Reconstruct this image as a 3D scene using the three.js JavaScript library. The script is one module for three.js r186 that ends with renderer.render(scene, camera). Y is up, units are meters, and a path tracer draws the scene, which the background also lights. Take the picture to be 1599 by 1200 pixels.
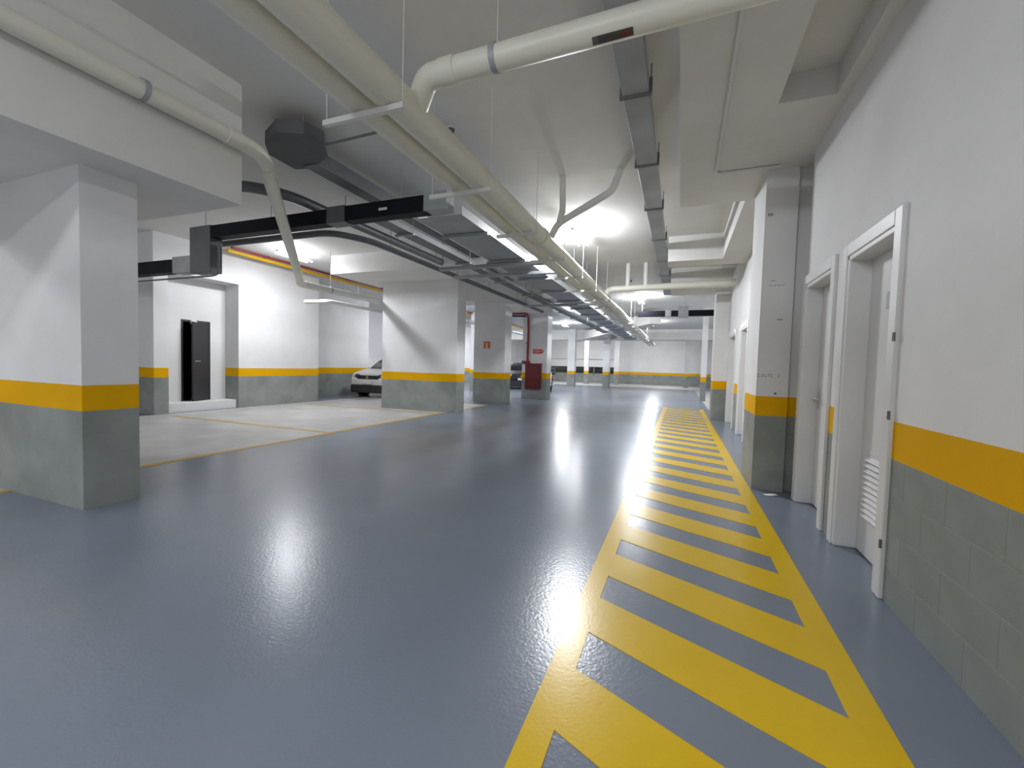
import * as THREE from 'three';
import { RoundedBoxGeometry } from 'three/addons/geometries/RoundedBoxGeometry.js';
import { RectAreaLightUniformsLib } from 'three/addons/lights/RectAreaLightUniformsLib.js';
import { mergeGeometries } from 'three/addons/utils/BufferGeometryUtils.js';

// ---------------------------------------------------------------- camera, exposure
const scene = new THREE.Scene();
scene.background = new THREE.Color(0x000000);
const camera = new THREE.PerspectiveCamera(83.86, 1599 / 1200, 0.05, 200);
const rad = THREE.MathUtils.degToRad;
camera.position.set(0, 1.3, 0);
camera.rotation.set(rad(-2.45), rad(21.36), rad(1.58), 'YXZ');
scene.add(camera);
const renderer = new THREE.WebGLRenderer({ antialias: true });
renderer.toneMapping = THREE.LinearToneMapping;
renderer.toneMappingExposure = 0.115;
renderer.shadowMap.enabled = true;

RectAreaLightUniformsLib.init();
const LAMP_POWER = 1;                           // the lamps are alike
const DOWN_NITS = 2000, TUBE_CANDELA = 70;      // downward face of a lamp, and what its tubes shed all round
const LAMP_COLOR = new THREE.Color(0.94, 0.96, 1.0);

// levels measured from the photograph (metres)
const CEIL = 4.0, BAND0 = 0.826, BAND1 = 1.04, XR = 1.15, SOFFIT = 3.5;

// ---------------------------------------------------------------- helpers
let seedState = 12345;
const rnd = () => { seedState = (seedState * 1664525 + 1013904223) >>> 0; return seedState / 4294967296; };
const taken = {};
function numbered(n) { const k = taken[n] = (taken[n] ?? -1) + 1; return k ? `${n}_${String(k).padStart(3, '0')}` : n; }

function noiseData(size, octaves, seed, base = 4) {
  const out = new Float32Array(size * size);
  let amp = 1, total = 0, s = seed;
  const rand = () => { s = (s * 1664525 + 1013904223) >>> 0; return s / 4294967296; };
  for (let o = 0; o < octaves; o++) {
    const n = base << o; if (n > size) break;
    const g = new Float32Array(n * n).map(rand);
    for (let y = 0; y < size; y++) for (let x = 0; x < size; x++) {
      const fx = x / size * n, fy = y / size * n, ix = fx | 0, iy = fy | 0;
      let u = fx - ix, v = fy - iy; u = u * u * (3 - 2 * u); v = v * v * (3 - 2 * v);
      const x1 = (ix + 1) % n, y1 = (iy + 1) % n;
      out[y * size + x] += amp * ((g[iy * n + ix] * (1 - u) + g[iy * n + x1] * u) * (1 - v) + (g[y1 * n + ix] * (1 - u) + g[y1 * n + x1] * u) * v);
    }
    total += amp; amp *= 0.55;
  }
  return out.map((v) => v / total);
}
function noiseTexture(size, octaves, seed, lo, hi, tile, base = 4, srgb = false) {
  const n = noiseData(size, octaves, seed, base), d = new Uint8Array(size * size * 4);
  for (let i = 0; i < n.length; i++) { const c = Math.round(255 * (lo + (hi - lo) * Math.min(1, Math.max(0, (n[i] - 0.5) * 1.5 + 0.5)))); d[i * 4] = d[i * 4 + 1] = d[i * 4 + 2] = c; d[i * 4 + 3] = 255; }
  const t = new THREE.DataTexture(d, size, size);
  t.wrapS = t.wrapT = THREE.RepeatWrapping; t.magFilter = THREE.LinearFilter; t.minFilter = THREE.LinearMipmapLinearFilter; t.generateMipmaps = true;
  t.repeat.set(1 / tile, 1 / tile);
  if (srgb) t.colorSpace = THREE.SRGBColorSpace;
  t.needsUpdate = true;
  return t;
}
const mottle = noiseTexture(512, 5, 11, 0.955, 1.0, 2.3, 4, true);
const mottleStrong = noiseTexture(512, 6, 21, 0.86, 1.0, 1.7, 4, true);
const scuffed = noiseTexture(512, 7, 71, 0.85, 1.0, 1.3, 4, true);
const rollerBump = noiseTexture(512, 4, 31, 0, 1, 0.7, 64);
const peelBump = noiseTexture(512, 4, 41, 0, 1, 0.8, 64);
const waveBump = noiseTexture(512, 3, 51, 0, 1, 2.6, 4);
const glossVary = noiseTexture(512, 5, 61, 0.93, 1.0, 3.1, 4);

const std = (o) => new THREE.MeshStandardMaterial(o);
const matt = (o) => new THREE.MeshPhysicalMaterial({ specularIntensity: 0.25, ...o });
const lin = (r, g, b) => new THREE.Color().setRGB(r, g, b);
const M = {
  white: matt({ color: lin(0.86, 0.86, 0.865), roughness: 0.65, map: mottle, bumpMap: rollerBump, bumpScale: 0.00012 }),
  ceiling: matt({ color: lin(0.85, 0.845, 0.82), roughness: 0.8, map: mottle, bumpMap: rollerBump, bumpScale: 0.00015 }),
  yellowWall: matt({ specularIntensity: 0.1, color: lin(0.80, 0.42, 0.004), roughness: 0.6, map: mottle, bumpMap: rollerBump, bumpScale: 0.0001 }),
  greyWall: matt({ color: lin(0.325, 0.35, 0.335), roughness: 0.55, map: scuffed, bumpMap: rollerBump, bumpScale: 0.00015 }),
  floor: std({ color: lin(0.212, 0.248, 0.31), roughness: 0.25, roughnessMap: glossVary, map: mottle, bumpMap: peelBump, bumpScale: 0.0005 }),
  bayFloor: std({ color: lin(0.6, 0.59, 0.58), roughness: 0.4, map: mottleStrong, bumpMap: peelBump, bumpScale: 0.00015 }),
  yellowFloor: new THREE.MeshPhysicalMaterial({ color: lin(0.80, 0.52, 0.004), roughness: 0.27, specularIntensity: 0.75, map: mottle, bumpMap: peelBump, bumpScale: 0.00022 }),
  bayLine: std({ color: lin(0.62, 0.40, 0.05), roughness: 0.45, map: mottleStrong }),
  doorWhite: std({ color: lin(0.78, 0.78, 0.785), roughness: 0.4, map: mottle }),
  pvc: std({ color: lin(0.86, 0.85, 0.74), roughness: 0.38, map: mottle }),
  pvcWhite: std({ color: lin(0.84, 0.84, 0.81), roughness: 0.38, map: mottle }),
  galv: std({ color: lin(0.46, 0.49, 0.51), roughness: 0.5, metalness: 0.1, map: mottleStrong }),
  galvDark: std({ color: lin(0.17, 0.18, 0.19), roughness: 0.5, metalness: 0.3, map: mottleStrong }),
  duct: std({ color: lin(0.11, 0.115, 0.125), roughness: 0.6, map: mottleStrong }),
  black: matt({ color: lin(0.009, 0.01, 0.015), roughness: 0.6 }),
  steel: std({ color: lin(0.55, 0.55, 0.55), roughness: 0.35, metalness: 0.8 }),
  steelDark: std({ color: lin(0.16, 0.16, 0.16), roughness: 0.4, metalness: 0.7 }),
  gas: std({ color: lin(0.75, 0.44, 0.01), roughness: 0.4 }),
  red: std({ color: lin(0.2, 0.02, 0.025), roughness: 0.42 }),
  redCabinet: std({ color: lin(0.12, 0.008, 0.015), roughness: 0.42 }),
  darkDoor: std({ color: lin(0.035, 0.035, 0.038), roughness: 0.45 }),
  opal: std({ color: lin(0.8, 0.8, 0.8), roughness: 0.4, emissive: LAMP_COLOR, emissiveIntensity: 60 }),
  lampBody: std({ color: lin(0.78, 0.78, 0.78), roughness: 0.4 }),
  bulkhead: std({ color: lin(0.75, 0.75, 0.74), roughness: 0.35 }),
  glassDark: new THREE.MeshPhysicalMaterial({ color: lin(0.02, 0.025, 0.027), roughness: 0.12, clearcoat: 1 }),
  carWhite: new THREE.MeshPhysicalMaterial({ color: lin(0.74, 0.74, 0.74), roughness: 0.35, clearcoat: 1, clearcoatRoughness: 0.05 }),
  carBlack: std({ color: lin(0.01, 0.012, 0.017), roughness: 0.42 }),
  carRed: new THREE.MeshPhysicalMaterial({ color: lin(0.2, 0.012, 0.018), roughness: 0.35, clearcoat: 1, clearcoatRoughness: 0.05 }),
  rubber: std({ color: lin(0.018, 0.018, 0.018), roughness: 0.8 }),
  plastic: std({ color: lin(0.022, 0.022, 0.023), roughness: 0.6 }),
  lens: new THREE.MeshPhysicalMaterial({ color: lin(0.6, 0.62, 0.65), roughness: 0.1, clearcoat: 1 }),
  tail: std({ color: lin(0.3, 0.01, 0.01), roughness: 0.2 }),
  orange: std({ color: lin(0.62, 0.13, 0.035), roughness: 0.5 }),
  signRed: std({ color: lin(0.5, 0.03, 0.025), roughness: 0.5 }),
  pale: std({ color: lin(0.75, 0.72, 0.66), roughness: 0.5 }),
  ink: std({ color: lin(0.11, 0.11, 0.11), roughness: 0.7 }),
};

// texture coordinates in metres, from the position and the way the face points
function uvMetres(g) {
  const p = g.attributes.position, n = g.attributes.normal, uv = new Float32Array(p.count * 2);
  for (let i = 0; i < p.count; i++) {
    const ax = Math.abs(n.getX(i)), ay = Math.abs(n.getY(i)), az = Math.abs(n.getZ(i));
    if (ay >= ax && ay >= az) { uv[2 * i] = p.getX(i); uv[2 * i + 1] = p.getZ(i); }
    else if (ax >= az) { uv[2 * i] = p.getZ(i); uv[2 * i + 1] = p.getY(i); }
    else { uv[2 * i] = p.getX(i); uv[2 * i + 1] = p.getY(i); }
  }
  g.setAttribute('uv', new THREE.BufferAttribute(uv, 2));
  return g;
}
// geometries in world metres
function boxG(x0, x1, y0, y1, z0, z1, bevel = 0) {
  const w = Math.abs(x1 - x0), h = Math.abs(y1 - y0), d = Math.abs(z1 - z0);
  const g = bevel ? new RoundedBoxGeometry(w, h, d, 2, Math.min(bevel, w / 2.1, h / 2.1, d / 2.1)) : new THREE.BoxGeometry(w, h, d);
  g.translate((x0 + x1) / 2, (y0 + y1) / 2, (z0 + z1) / 2);
  return uvMetres(g);
}
const V = (x, y, z) => new THREE.Vector3(x, y, z);
function pathOf(pts, bend) {
  const P = pts.map((p) => V(...p)), path = new THREE.CurvePath();
  let from = P[0];
  for (let i = 1; i < P.length - 1; i++) {
    const a = P[i].clone().sub(P[i - 1]), b = P[i + 1].clone().sub(P[i]);
    const r = Math.min(bend, a.length() / 2.05, b.length() / 2.05);
    const p1 = P[i].clone().addScaledVector(a.normalize(), -r), p2 = P[i].clone().addScaledVector(b.normalize(), r);
    path.add(new THREE.LineCurve3(from, p1)); path.add(new THREE.QuadraticBezierCurve3(p1, P[i], p2)); from = p2;
  }
  path.add(new THREE.LineCurve3(from, P[P.length - 1]));
  return path;
}
function tubeG(pts, r, bend = 0.15, seg = 14) {
  if (pts.length === 2) return rodG(pts[0], pts[1], r, seg);
  const path = pathOf(pts, bend), parts = [];
  for (const c of path.curves) {
    if (c.isLineCurve3) { if (c.v1.distanceTo(c.v2) > 1e-4) parts.push(rodG(c.v1.toArray(), c.v2.toArray(), r, seg, true)); }
    else { const g = new THREE.TubeGeometry(c, 8, r, seg, false); parts.push(uvMetres(g)); }
  }
  parts.push(capG(pts[0], pts[1], r, seg), capG(pts[pts.length - 1], pts[pts.length - 2], r, seg));
  return uvMetres(mergeGeometries(parts));
}
function rodG(a, b, r, seg = 12, open = false, r2 = r) {
  const A = V(...a), B = V(...b), d = B.clone().sub(A), L = d.length();
  const g = new THREE.CylinderGeometry(r2, r, L, seg, 1, open);
  g.applyQuaternion(new THREE.Quaternion().setFromUnitVectors(V(0, 1, 0), d.normalize()));
  g.translate(...A.add(B).multiplyScalar(0.5).toArray());
  return uvMetres(g);
}
function capG(at, towards, r, seg) {
  const g = new THREE.CircleGeometry(r, seg), d = V(...at).sub(V(...towards)).normalize();
  g.applyQuaternion(new THREE.Quaternion().setFromUnitVectors(V(0, 0, 1), d)); g.translate(...at);
  return g;
}
function plateG(poly, z0, z1, axis) {          // polygon [[a,b]...] extruded along an axis
  const s = new THREE.Shape(poly.map(([a, b]) => new THREE.Vector2(a, b)));
  const g = new THREE.ExtrudeGeometry(s, { depth: Math.abs(z1 - z0), bevelEnabled: false });
  g.translate(0, 0, Math.min(z0, z1));
  if (axis === 'y') { g.rotateX(Math.PI / 2); g.scale(1, -1, 1); const idx = g.index; const p = g.attributes.position; if (!idx) for (let i = 0; i < p.count; i += 3) for (const at of [p, g.attributes.normal, g.attributes.uv]) { const k = at.itemSize, arr = at.array; for (let c = 0; c < k; c++) { const t = arr[(i + 1) * k + c]; arr[(i + 1) * k + c] = arr[(i + 2) * k + c]; arr[(i + 2) * k + c] = t; } } g.computeVertexNormals(); }
  if (axis === 'x') { g.rotateY(Math.PI / 2); }
  return uvMetres(g);
}
function thing(name, label, category, at = [0, 0, 0], group, kind) {
  const o = new THREE.Group(); o.name = numbered(name); o.position.set(...at); scene.add(o);
  o.userData = { label, category }; if (group) o.userData.group = group; if (kind) o.userData.kind = kind;
  return o;
}
const struct = (name, label, category, at, group) => thing(name, label, category, at, group, 'structure');
function worldAt(o) { const v = V(0, 0, 0); for (let p = o; p && p !== scene; p = p.parent) v.add(p.position); return v; }
function part(parent, name, geo, mat, label) {   // geo in world metres
  const w = worldAt(parent), g = geo.translate(-w.x, -w.y, -w.z), m = new THREE.Mesh(g, mat);
  m.name = name; m.castShadow = m.receiveShadow = true; parent.add(m);
  if (label) m.userData.label = label;
  return m;
}
function sharedPart(parent, name, geo, mat, x, y, z) {   // geo about its own origin, shared between pieces
  const w = worldAt(parent), m = new THREE.Mesh(geo, mat); m.position.set(x - w.x, y - w.y, z - w.z);
  m.name = name; m.castShadow = m.receiveShadow = true; parent.add(m); return m;
}
function painted(o, x0, x1, z0, z1, top) {       // white paint over a yellow band over a grey dado
  part(o, 'grey_dado', boxG(x0, x1, 0, BAND0, z0, z1), M.greyWall, 'grey painted dado');
  part(o, 'yellow_band', boxG(x0, x1, BAND0, BAND1, z0, z1), M.yellowWall, 'yellow painted band');
  part(o, 'white_face', boxG(x0, x1, BAND1, top, z0, z1), M.white, 'white painted face');
}
function pillar(label, x0, x1, z0, z1, top) {
  const o = struct('pillar', label, 'pillar', [(x0 + x1) / 2, 0, (z0 + z1) / 2]);
  painted(o, x0, x1, z0, z1, top); return o;
}
function beam(label, x0, x1, y0, y1, z0, z1) {
  const o = struct('beam', label, 'beam', [(x0 + x1) / 2, y0, (z0 + z1) / 2]);
  part(o, 'beam_body', boxG(x0, x1, y0, y1, z0, z1), M.ceiling); return o;
}

// ---------------------------------------------------------------- floor
{
  const f = struct('floor', 'glossy blue grey epoxy floor of the parking garage', 'floor');
  part(f, 'epoxy_slab', boxG(-16, 8, -0.2, 0, -40, 9), M.floor);
  part(f, 'bay_surface', boxG(-10.7, -5.84, -0.05, 0.002, -12.6, 6), M.bayFloor, 'pale grey parking bay surface');
  part(f, 'bay_surface', boxG(-13, 1.5, -0.05, 0.002, -38.4, -31), M.bayFloor, 'pale grey parking bay surface by the end wall');
  part(f, 'bay_surface', boxG(0.95, 7, -0.05, 0.002, -30, -13.4), M.bayFloor, 'pale grey parking bay surface');
  part(f, 'bay_line', boxG(-5.86, -5.76, -0.05, 0.004, -12.6, 6), M.bayLine, 'yellow line along the bay fronts');
  for (const z of [-5.95, -9.55]) part(f, 'bay_line', boxG(-10.2, -5.86, -0.05, 0.004, z - 0.05, z + 0.05), M.bayLine, 'worn yellow line between bays');
}
{
  // hatched walkway: two border lines, slanting stripes, a closing line
  const w = struct('walkway_marking', 'yellow hatched pedestrian walkway painted on the floor beside the doors', 'floor marking');
  const XL0 = -0.475, XL1 = -0.365, X1 = 0.65, X2 = 0.78, Zend = -15.75, y = 0.003;
  part(w, 'border_line', boxG(XL0, XL1, -0.03, y, Zend, 2), M.yellowFloor);
  part(w, 'border_line', boxG(X1, X2, -0.03, y, Zend, 2), M.yellowFloor);
  part(w, 'border_line', boxG(XL1, X1, -0.03, y, Zend, Zend + 0.12), M.yellowFloor);
  const slant = 0.465, period = 0.617, yellow = 0.335;
  for (let k = -5; ; k++) {
    const zl = -2.06 - k * period, zl2 = zl - yellow;        // left ends of a yellow stripe
    if (zl2 < Zend + 0.1) break;
    part(w, 'stripe', plateG([[XL1, zl], [X1, zl + slant], [X1, zl2 + slant], [XL1, zl2]], -0.03, y, 'y'), M.yellowFloor);
  }
}
// ---------------------------------------------------------------- ceiling and soffits
{
  const c = struct('ceiling', 'white painted concrete ceiling slab of the garage', 'ceiling');
  part(c, 'slab', boxG(-16, 8, CEIL, CEIL + 0.25, -40, 9), M.ceiling);
}
{
  const s = struct('beam', 'wide dropped ceiling strip with a recess along the wall with doors', 'beam', [0.6, SOFFIT, -2]);
  part(s, 'soffit_strip', boxG(-0.09, 0.66, SOFFIT, CEIL, -6.28, 7), M.ceiling);
  part(s, 'soffit_strip', boxG(1.06, 1.5, SOFFIT, CEIL, -6.28, 7), M.ceiling);
  part(s, 'soffit_strip', boxG(0.66, 1.06, SOFFIT, CEIL, -6.28, -4.12), M.ceiling);
  part(s, 'soffit_strip', boxG(0.66, 1.06, SOFFIT, CEIL, -2.1, 7), M.ceiling);
  part(s, 'recess_top', boxG(0.66, 1.06, SOFFIT + 0.22, CEIL, -4.12, -2.1), M.ceiling);
}
beam('narrow ceiling drop running on past the column with pencil marks', 0.69, 1.5, SOFFIT, CEIL, -9.32, -6.28);
beam('low cross beam closing the ceiling drop before the drop pipes', -0.32, 1.5, SOFFIT, CEIL, -9.85, -9.32);
beam('cross beam behind the pair of white drop pipes', -0.32, 1.5, 3.45, CEIL, -13.3, -12.2);
beam('massive white beam carrying a drain pipe on its side', -7.0, -4.15, 2.83, CEIL, -3.05, 7);
beam('white cross beam over the broad white pillar by the car', -8.5, -3.0, 3.53, CEIL, -10.6, -8.65);
beam('grey cross beam over the pillar with the orange sign', -8.0, -3.2, 3.5, CEIL, -14.4, -13.3);
beam('grey cross beam over the pillar with the red hose cabinet', -7.6, -4.6, 3.35, CEIL, -16.8, -15.8);
beam('cross beam spanning the aisle near the end wall', -13.5, 7, 3.3, CEIL, -31.4, -30.4);
{
  const o = struct('beam', 'oblique grey concrete beam crossing the aisle before the thick columns', 'beam', [-4.4, 3.3, -26.5]);
  const g = new THREE.BoxGeometry(0.5, 0.5, 15); g.rotateY(Math.atan2(6.4, 13)); g.translate(-4.4, 3.55, -26.5);
  part(o, 'beam_body', uvMetres(g), M.ceiling);
}
// ---------------------------------------------------------------- wall with doors
const D1 = [-3.93, -3.15], D2 = [-5.08, -4.28], D3 = [-9.95, -9.0], D4 = [-12.2, -10.85], DH = 2.19;
{
  const w = struct('wall_right', 'white wall with yellow band and grey block dado beside the hatched walkway', 'wall', [XR, 0, -3]);
  const back = XR + 0.35;
  // upper wall over everything, then the piers between the doors
  part(w, 'white_face', boxG(XR, back, DH, SOFFIT + 0.3, D1[1], 7), M.white);
  part(w, 'white_face', boxG(XR, back, BAND1, DH, D1[1], 7), M.white);
  part(w, 'yellow_band', boxG(XR, back, BAND0, BAND1, D1[1], 7), M.yellowWall, 'yellow painted band');
  part(w, 'mortar_backing', boxG(XR + 0.0016, back, 0, BAND0, D1[1], 7), M.greyWall, 'grey painted mortar joints');
  const bl = 0.39, bh = BAND0 / 4, joint = 0.0022;
  const block = boxG(0, 0.02, joint, bh, -bl + joint, 0, 0.002), half = boxG(0, 0.02, joint, bh, -bl / 2 + joint, 0, 0.002);
  for (let c = 0; c < 4; c++) {
    let z = 0.8;
    if (c % 2) { sharedPart(w, 'block', half, M.greyWall, XR, c * bh, z); z -= bl / 2; }
    while (z - bl > D1[1] - 0.02) { sharedPart(w, 'block', block, M.greyWall, XR, c * bh, z); z -= bl; }
    if (z - D1[1] > 0.03) part(w, 'block', boxG(XR, XR + 0.02, c * bh + joint, (c + 1) * bh, D1[1], z), M.greyWall);
  }
  part(w, 'white_face', boxG(XR, back, DH, SOFFIT + 0.3, D1[0], D1[1]), M.white);
  for (const [a, b] of [[D2[1], D1[0]], [D4[1], D3[0]]]) painted(w, XR, back, a, b, SOFFIT + 0.3);
  part(w, 'white_face', boxG(XR, back, DH, SOFFIT + 0.3, D2[0], D2[1]), M.white);
  part(w, 'white_face', boxG(XR, back, DH, SOFFIT + 0.3, D3[0], D3[1]), M.white);
  part(w, 'white_face', boxG(XR, back, DH, SOFFIT + 0.3, D4[0], D4[1]), M.white);
  part(w, 'white_face', boxG(XR + 0.22, back, 0, SOFFIT + 0.3, -5.47, D2[0]), M.white);
  painted(w, XR, back, D3[1], -6.22, SOFFIT + 0.3);
  painted(w, XR, back, -12.66, D4[0], SOFFIT + 0.3);
  // block face beside the marked column
  for (let c = 0; c < 4; c++) part(w, 'block', boxG(1.1, 1.4, c * bh + 0.005, (c + 1) * bh, -5.6, -5.46, 0.003), M.greyWall);
  part(w, 'mortar_backing', boxG(1.1, 1.4, 0, BAND0, -5.6, -5.468), M.greyWall);
  part(w, 'yellow_band', boxG(1.1, 1.4, BAND0, BAND1, -5.6, -5.46), M.yellowWall);
  part(w, 'white_face', boxG(1.1, 1.4, BAND1, SOFFIT, -5.6, -5.46), M.white);
}
function whiteDoor(n, label, [z0, z1], o = {}) {
  const d = struct(`door_${n}`, label, 'door', [XR + 0.14, 0, (z0 + z1) / 2]);
  const j = 0.045, X2 = XR + 0.155;
  part(d, 'jamb', boxG(XR - 0.012, X2 + 0.04, 0, DH, z0, z0 + j, 0.012), M.doorWhite);
  part(d, 'jamb', boxG(XR - 0.012, X2 + 0.04, 0, DH, z1 - j, z1, 0.012), M.doorWhite);
  part(d, 'head', boxG(XR - 0.012, X2 + 0.04, DH - j, DH, z0, z1, 0.01), M.doorWhite);
  part(d, 'architrave', boxG(XR - 0.022, XR + 0.005, 0, DH + 0.085, z0 - 0.085, z0 + 0.01, 0.008), M.doorWhite);
  part(d, 'architrave', boxG(XR - 0.022, XR + 0.005, 0, DH + 0.085, z1 - 0.01, z1 + 0.085, 0.008), M.doorWhite);
  part(d, 'architrave', boxG(XR - 0.022, XR + 0.005, DH - 0.01, DH + 0.085, z0 + 0.01, z1 - 0.01, 0.008), M.doorWhite);
  const leaf = part(d, 'leaf', boxG(X2 - 0.03, X2 + 0.005, 0.012, DH - j, z0 + j, z1 - j, 0.004), M.doorWhite);
  if (o.louvre) {
    const [a, b] = o.louvre;
    part(leaf, 'louvre_frame', mergeGeometries([boxG(X2 - 0.036, X2 - 0.03, 0.27, 0.285, a, b), boxG(X2 - 0.036, X2 - 0.03, 0.745, 0.76, a, b), boxG(X2 - 0.036, X2 - 0.03, 0.285, 0.745, a, a + 0.015), boxG(X2 - 0.036, X2 - 0.03, 0.285, 0.745, b - 0.015, b)]), M.doorWhite);
    for (let y = 0.295; y < 0.735; y += 0.04) {
      const g = new THREE.BoxGeometry(0.005, 0.04, b - a - 0.03); g.rotateZ(-0.75); g.translate(X2 - 0.04, y + 0.013, (a + b) / 2);
      part(leaf, 'louvre_slat', uvMetres(g), M.doorWhite);
    }
  }
  if (o.plate) part(leaf, 'number_plate', boxG(X2 - 0.034, X2 - 0.03, 1.75, 1.86, o.plate - 0.05, o.plate + 0.05), M.galv, 'small grey door plate');
  if (o.hinges) for (const y of [0.3, 1.05, 1.5]) part(d, 'hinge', rodG([XR - 0.024, y, z1 + 0.08], [XR - 0.024, y + 0.05, z1 + 0.08], 0.008, 8), M.steelDark, 'small dark hinge');
  if (o.handle) {
    const z = o.handle;
    const h = part(leaf, 'handle', mergeGeometries([boxG(X2 - 0.038, X2 - 0.03, 0.96, 1.13, z - 0.02, z + 0.02, 0.003), rodG([X2 - 0.03, 1.06, z], [X2 - 0.08, 1.06, z], 0.01), rodG([X2 - 0.075, 1.06, z], [X2 - 0.075, 1.06, z + (o.lever ?? 0.12)], 0.011)].map((g) => g.index ? g.toNonIndexed() : g)), M.steel, 'chrome lever handle');
  }
}
whiteDoor(1, 'white door with louvre grille and small plate next to the grey block wall', D1, { louvre: [-3.78, -3.36], plate: -3.56, hinges: true, handle: -3.24, lever: -0.12 });
whiteDoor(2, 'white door with lever handle beside the column with pencil marks', D2, { handle: -4.98, lever: 0.12 });
whiteDoor(3, 'white door past the marked column before the short banded wall piece', D3, { handle: -9.1, lever: -0.12 });
whiteDoor(4, 'white double width door beside the plain pilaster at the wall end', D4, { handle: -11, lever: -0.12 });
const marked = pillar('column with faint pencil marks and a bolt hole beside the walkway', 0.795, 1.1, -6.22, -5.4, SOFFIT);
{
  // pencilled characters that cannot be read: short strokes only
  const strokes = [];
  const mark = (x, y, w, h, a = 0) => { const g = new THREE.BoxGeometry(w, h, 0.0006); g.rotateZ(a); g.translate(x, y, -5.3998); strokes.push(g); };
  for (let i = 0; i < 7; i++) { const x = 0.815 + i * 0.031; if (i === 5) continue; if (i !== 2) mark(x, 1.285 - 0.006 * rnd(), 0.014 + 0.012 * rnd(), 0.004, 0.3 * rnd() - 0.15); if (i !== 3) mark(x, 1.256, 0.016 + 0.01 * rnd(), 0.004, 0.5 * rnd() - 0.25); mark(x - 0.008 + 0.014 * rnd(), 1.27, 0.004, 0.03, 1.4 * rnd() - 0.7); }
  for (let i = 0; i < 4; i++) mark(0.885 + i * 0.038, 2.25, 0.028, 0.005, 0.3 * (i % 2) - 0.1);
  mark(0.905, 2.3, 0.04, 0.006); mark(0.985, 1.88, 0.05, 0.008);
  const m = part(marked, 'pencil_marks', mergeGeometries(strokes), M.ink, 'small dark handwritten strokes'); m.userData.kind = 'stuff';
  part(marked, 'bolt_hole', rodG([0.98, 1.075, -5.402], [0.98, 1.075, -5.397], 0.012, 12), M.ink, 'dark round bolt hole');
  part(marked, 'cover_plate', boxG(0.82, 0.87, 3.0, 3.03, -5.4, -5.395), M.galv, 'small grey plate');
}
pillar('plain banded pilaster at the end of the wall with doors', 0.83, 1.5, -13.4, -12.66, 3.46);
// ---------------------------------------------------------------- pillars
pillar('massive pillar under the beam with the drain pipe', -7.0, -4.57, -2.38, -1.98, 2.83);
pillar('broad white pillar standing in front of the white car', -7.9, -5.5, -10.46, -10.0, 3.53);
const signPillar = pillar('grey shaded pillar carrying the small orange sign', -6.8, -5.62, -14.2, -13.6, 3.5);
const hosePillar = pillar('pillar carrying the red hose cabinet and riser pipe', -5.85, -4.83, -16.6, -16.0, 3.35);
pillar('slender white post standing behind the pillar with the orange sign', -10.2, -9.95, -20.2, -20.0, CEIL);
pillar('slim post standing free past the plain pilaster', 0.84, 1.06, -20.3, -20.0, CEIL);
pillar('slim post standing before the end wall in line with the walkway', 0.27, 0.6, -34.3, -34, CEIL);
pillar('thick white column before the dark strip windows beside the motorcycle', -7.52, -7.0, -30.5, -30, CEIL);
pillar('thin bright column between the two thick columns at the strip windows', -7.3, -6.95, -35, -34.7, CEIL);
pillar('thick white column before the dark strip windows, second from the motorcycle', -5.0, -4.56, -30.5, -30, CEIL);
pillar('thin bright column where the dark strip windows end', -4.95, -4.6, -35.4, -35, CEIL);
// ---------------------------------------------------------------- walls round the garage
{
  const w = struct('wall_left', 'long white banded wall with the dark door recess behind the bays', 'wall', [-10.7, 0, -8]);
  painted(w, -11.9, -10.7, -10.42, -7.78, CEIL);                                     // beyond the recess
  painted(w, -13, -10.7, -6.14, -5.85, CEIL);                                        // before the recess
  part(w, 'white_face', boxG(-11.9, -10.7, 3.2, CEIL, -7.78, -6.14), M.white);       // over the recess
  part(w, 'recess_face', mergeGeometries([boxG(-11.35, -11.2, 0, 3.2, -6.7, -6.14), boxG(-11.35, -11.2, 0, 3.2, -7.78, -7.38), boxG(-11.35, -11.2, 2.2, 3.2, -7.38, -6.7)]), M.white, 'white face round the dark door');
  part(w, 'door_step', boxG(-11.35, -10.78, 0, 0.22, -7.78, -6.14, 0.01), M.white, 'pale concrete step');
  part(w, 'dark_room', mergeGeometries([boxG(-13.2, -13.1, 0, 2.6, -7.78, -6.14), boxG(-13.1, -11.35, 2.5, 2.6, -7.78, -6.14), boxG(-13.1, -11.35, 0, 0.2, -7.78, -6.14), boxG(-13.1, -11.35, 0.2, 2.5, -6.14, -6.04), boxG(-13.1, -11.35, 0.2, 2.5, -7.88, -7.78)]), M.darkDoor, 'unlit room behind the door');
}
{
  const w = struct('wall_left', 'set back white banded wall stretch beside the white car', 'wall', [-12.2, 0, -12.4]);
  painted(w, -12.6, -12.2, -14.55, -10.42, CEIL);
}
{
  const w = struct('wall_left', 'white banded side wall deep behind the pillars', 'wall', [-14.5, 0, -26]);
  painted(w, -14.9, -14.5, -38.5, -14.55, CEIL);
  painted(w, -14.5, -12.6, -14.75, -14.55, CEIL);
}
{
  const w = struct('wall_left', 'outer white banded wall behind the massive pillar', 'wall', [-13, 0, 0]);
  painted(w, -13.3, -13, -5.85, 7, CEIL);
}
{
  const w = struct('wall_back', 'end wall with dark strip windows and yellow band', 'wall', [-4, 0, -38.6]);
  painted(w, -5.0, 8, -38.9, -38.5, CEIL);
  part(w, 'grey_dado', boxG(-14.9, -5.0, 0, 0.78, -38.9, -38.5), M.greyWall);
  part(w, 'white_face', boxG(-14.9, -5.0, 1.4, CEIL, -38.9, -38.5), M.white);
  part(w, 'ledge', boxG(-14.9, -5.0, 2.1, 2.18, -38.5, -38.3), M.white, 'thin white ledge');
}
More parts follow.
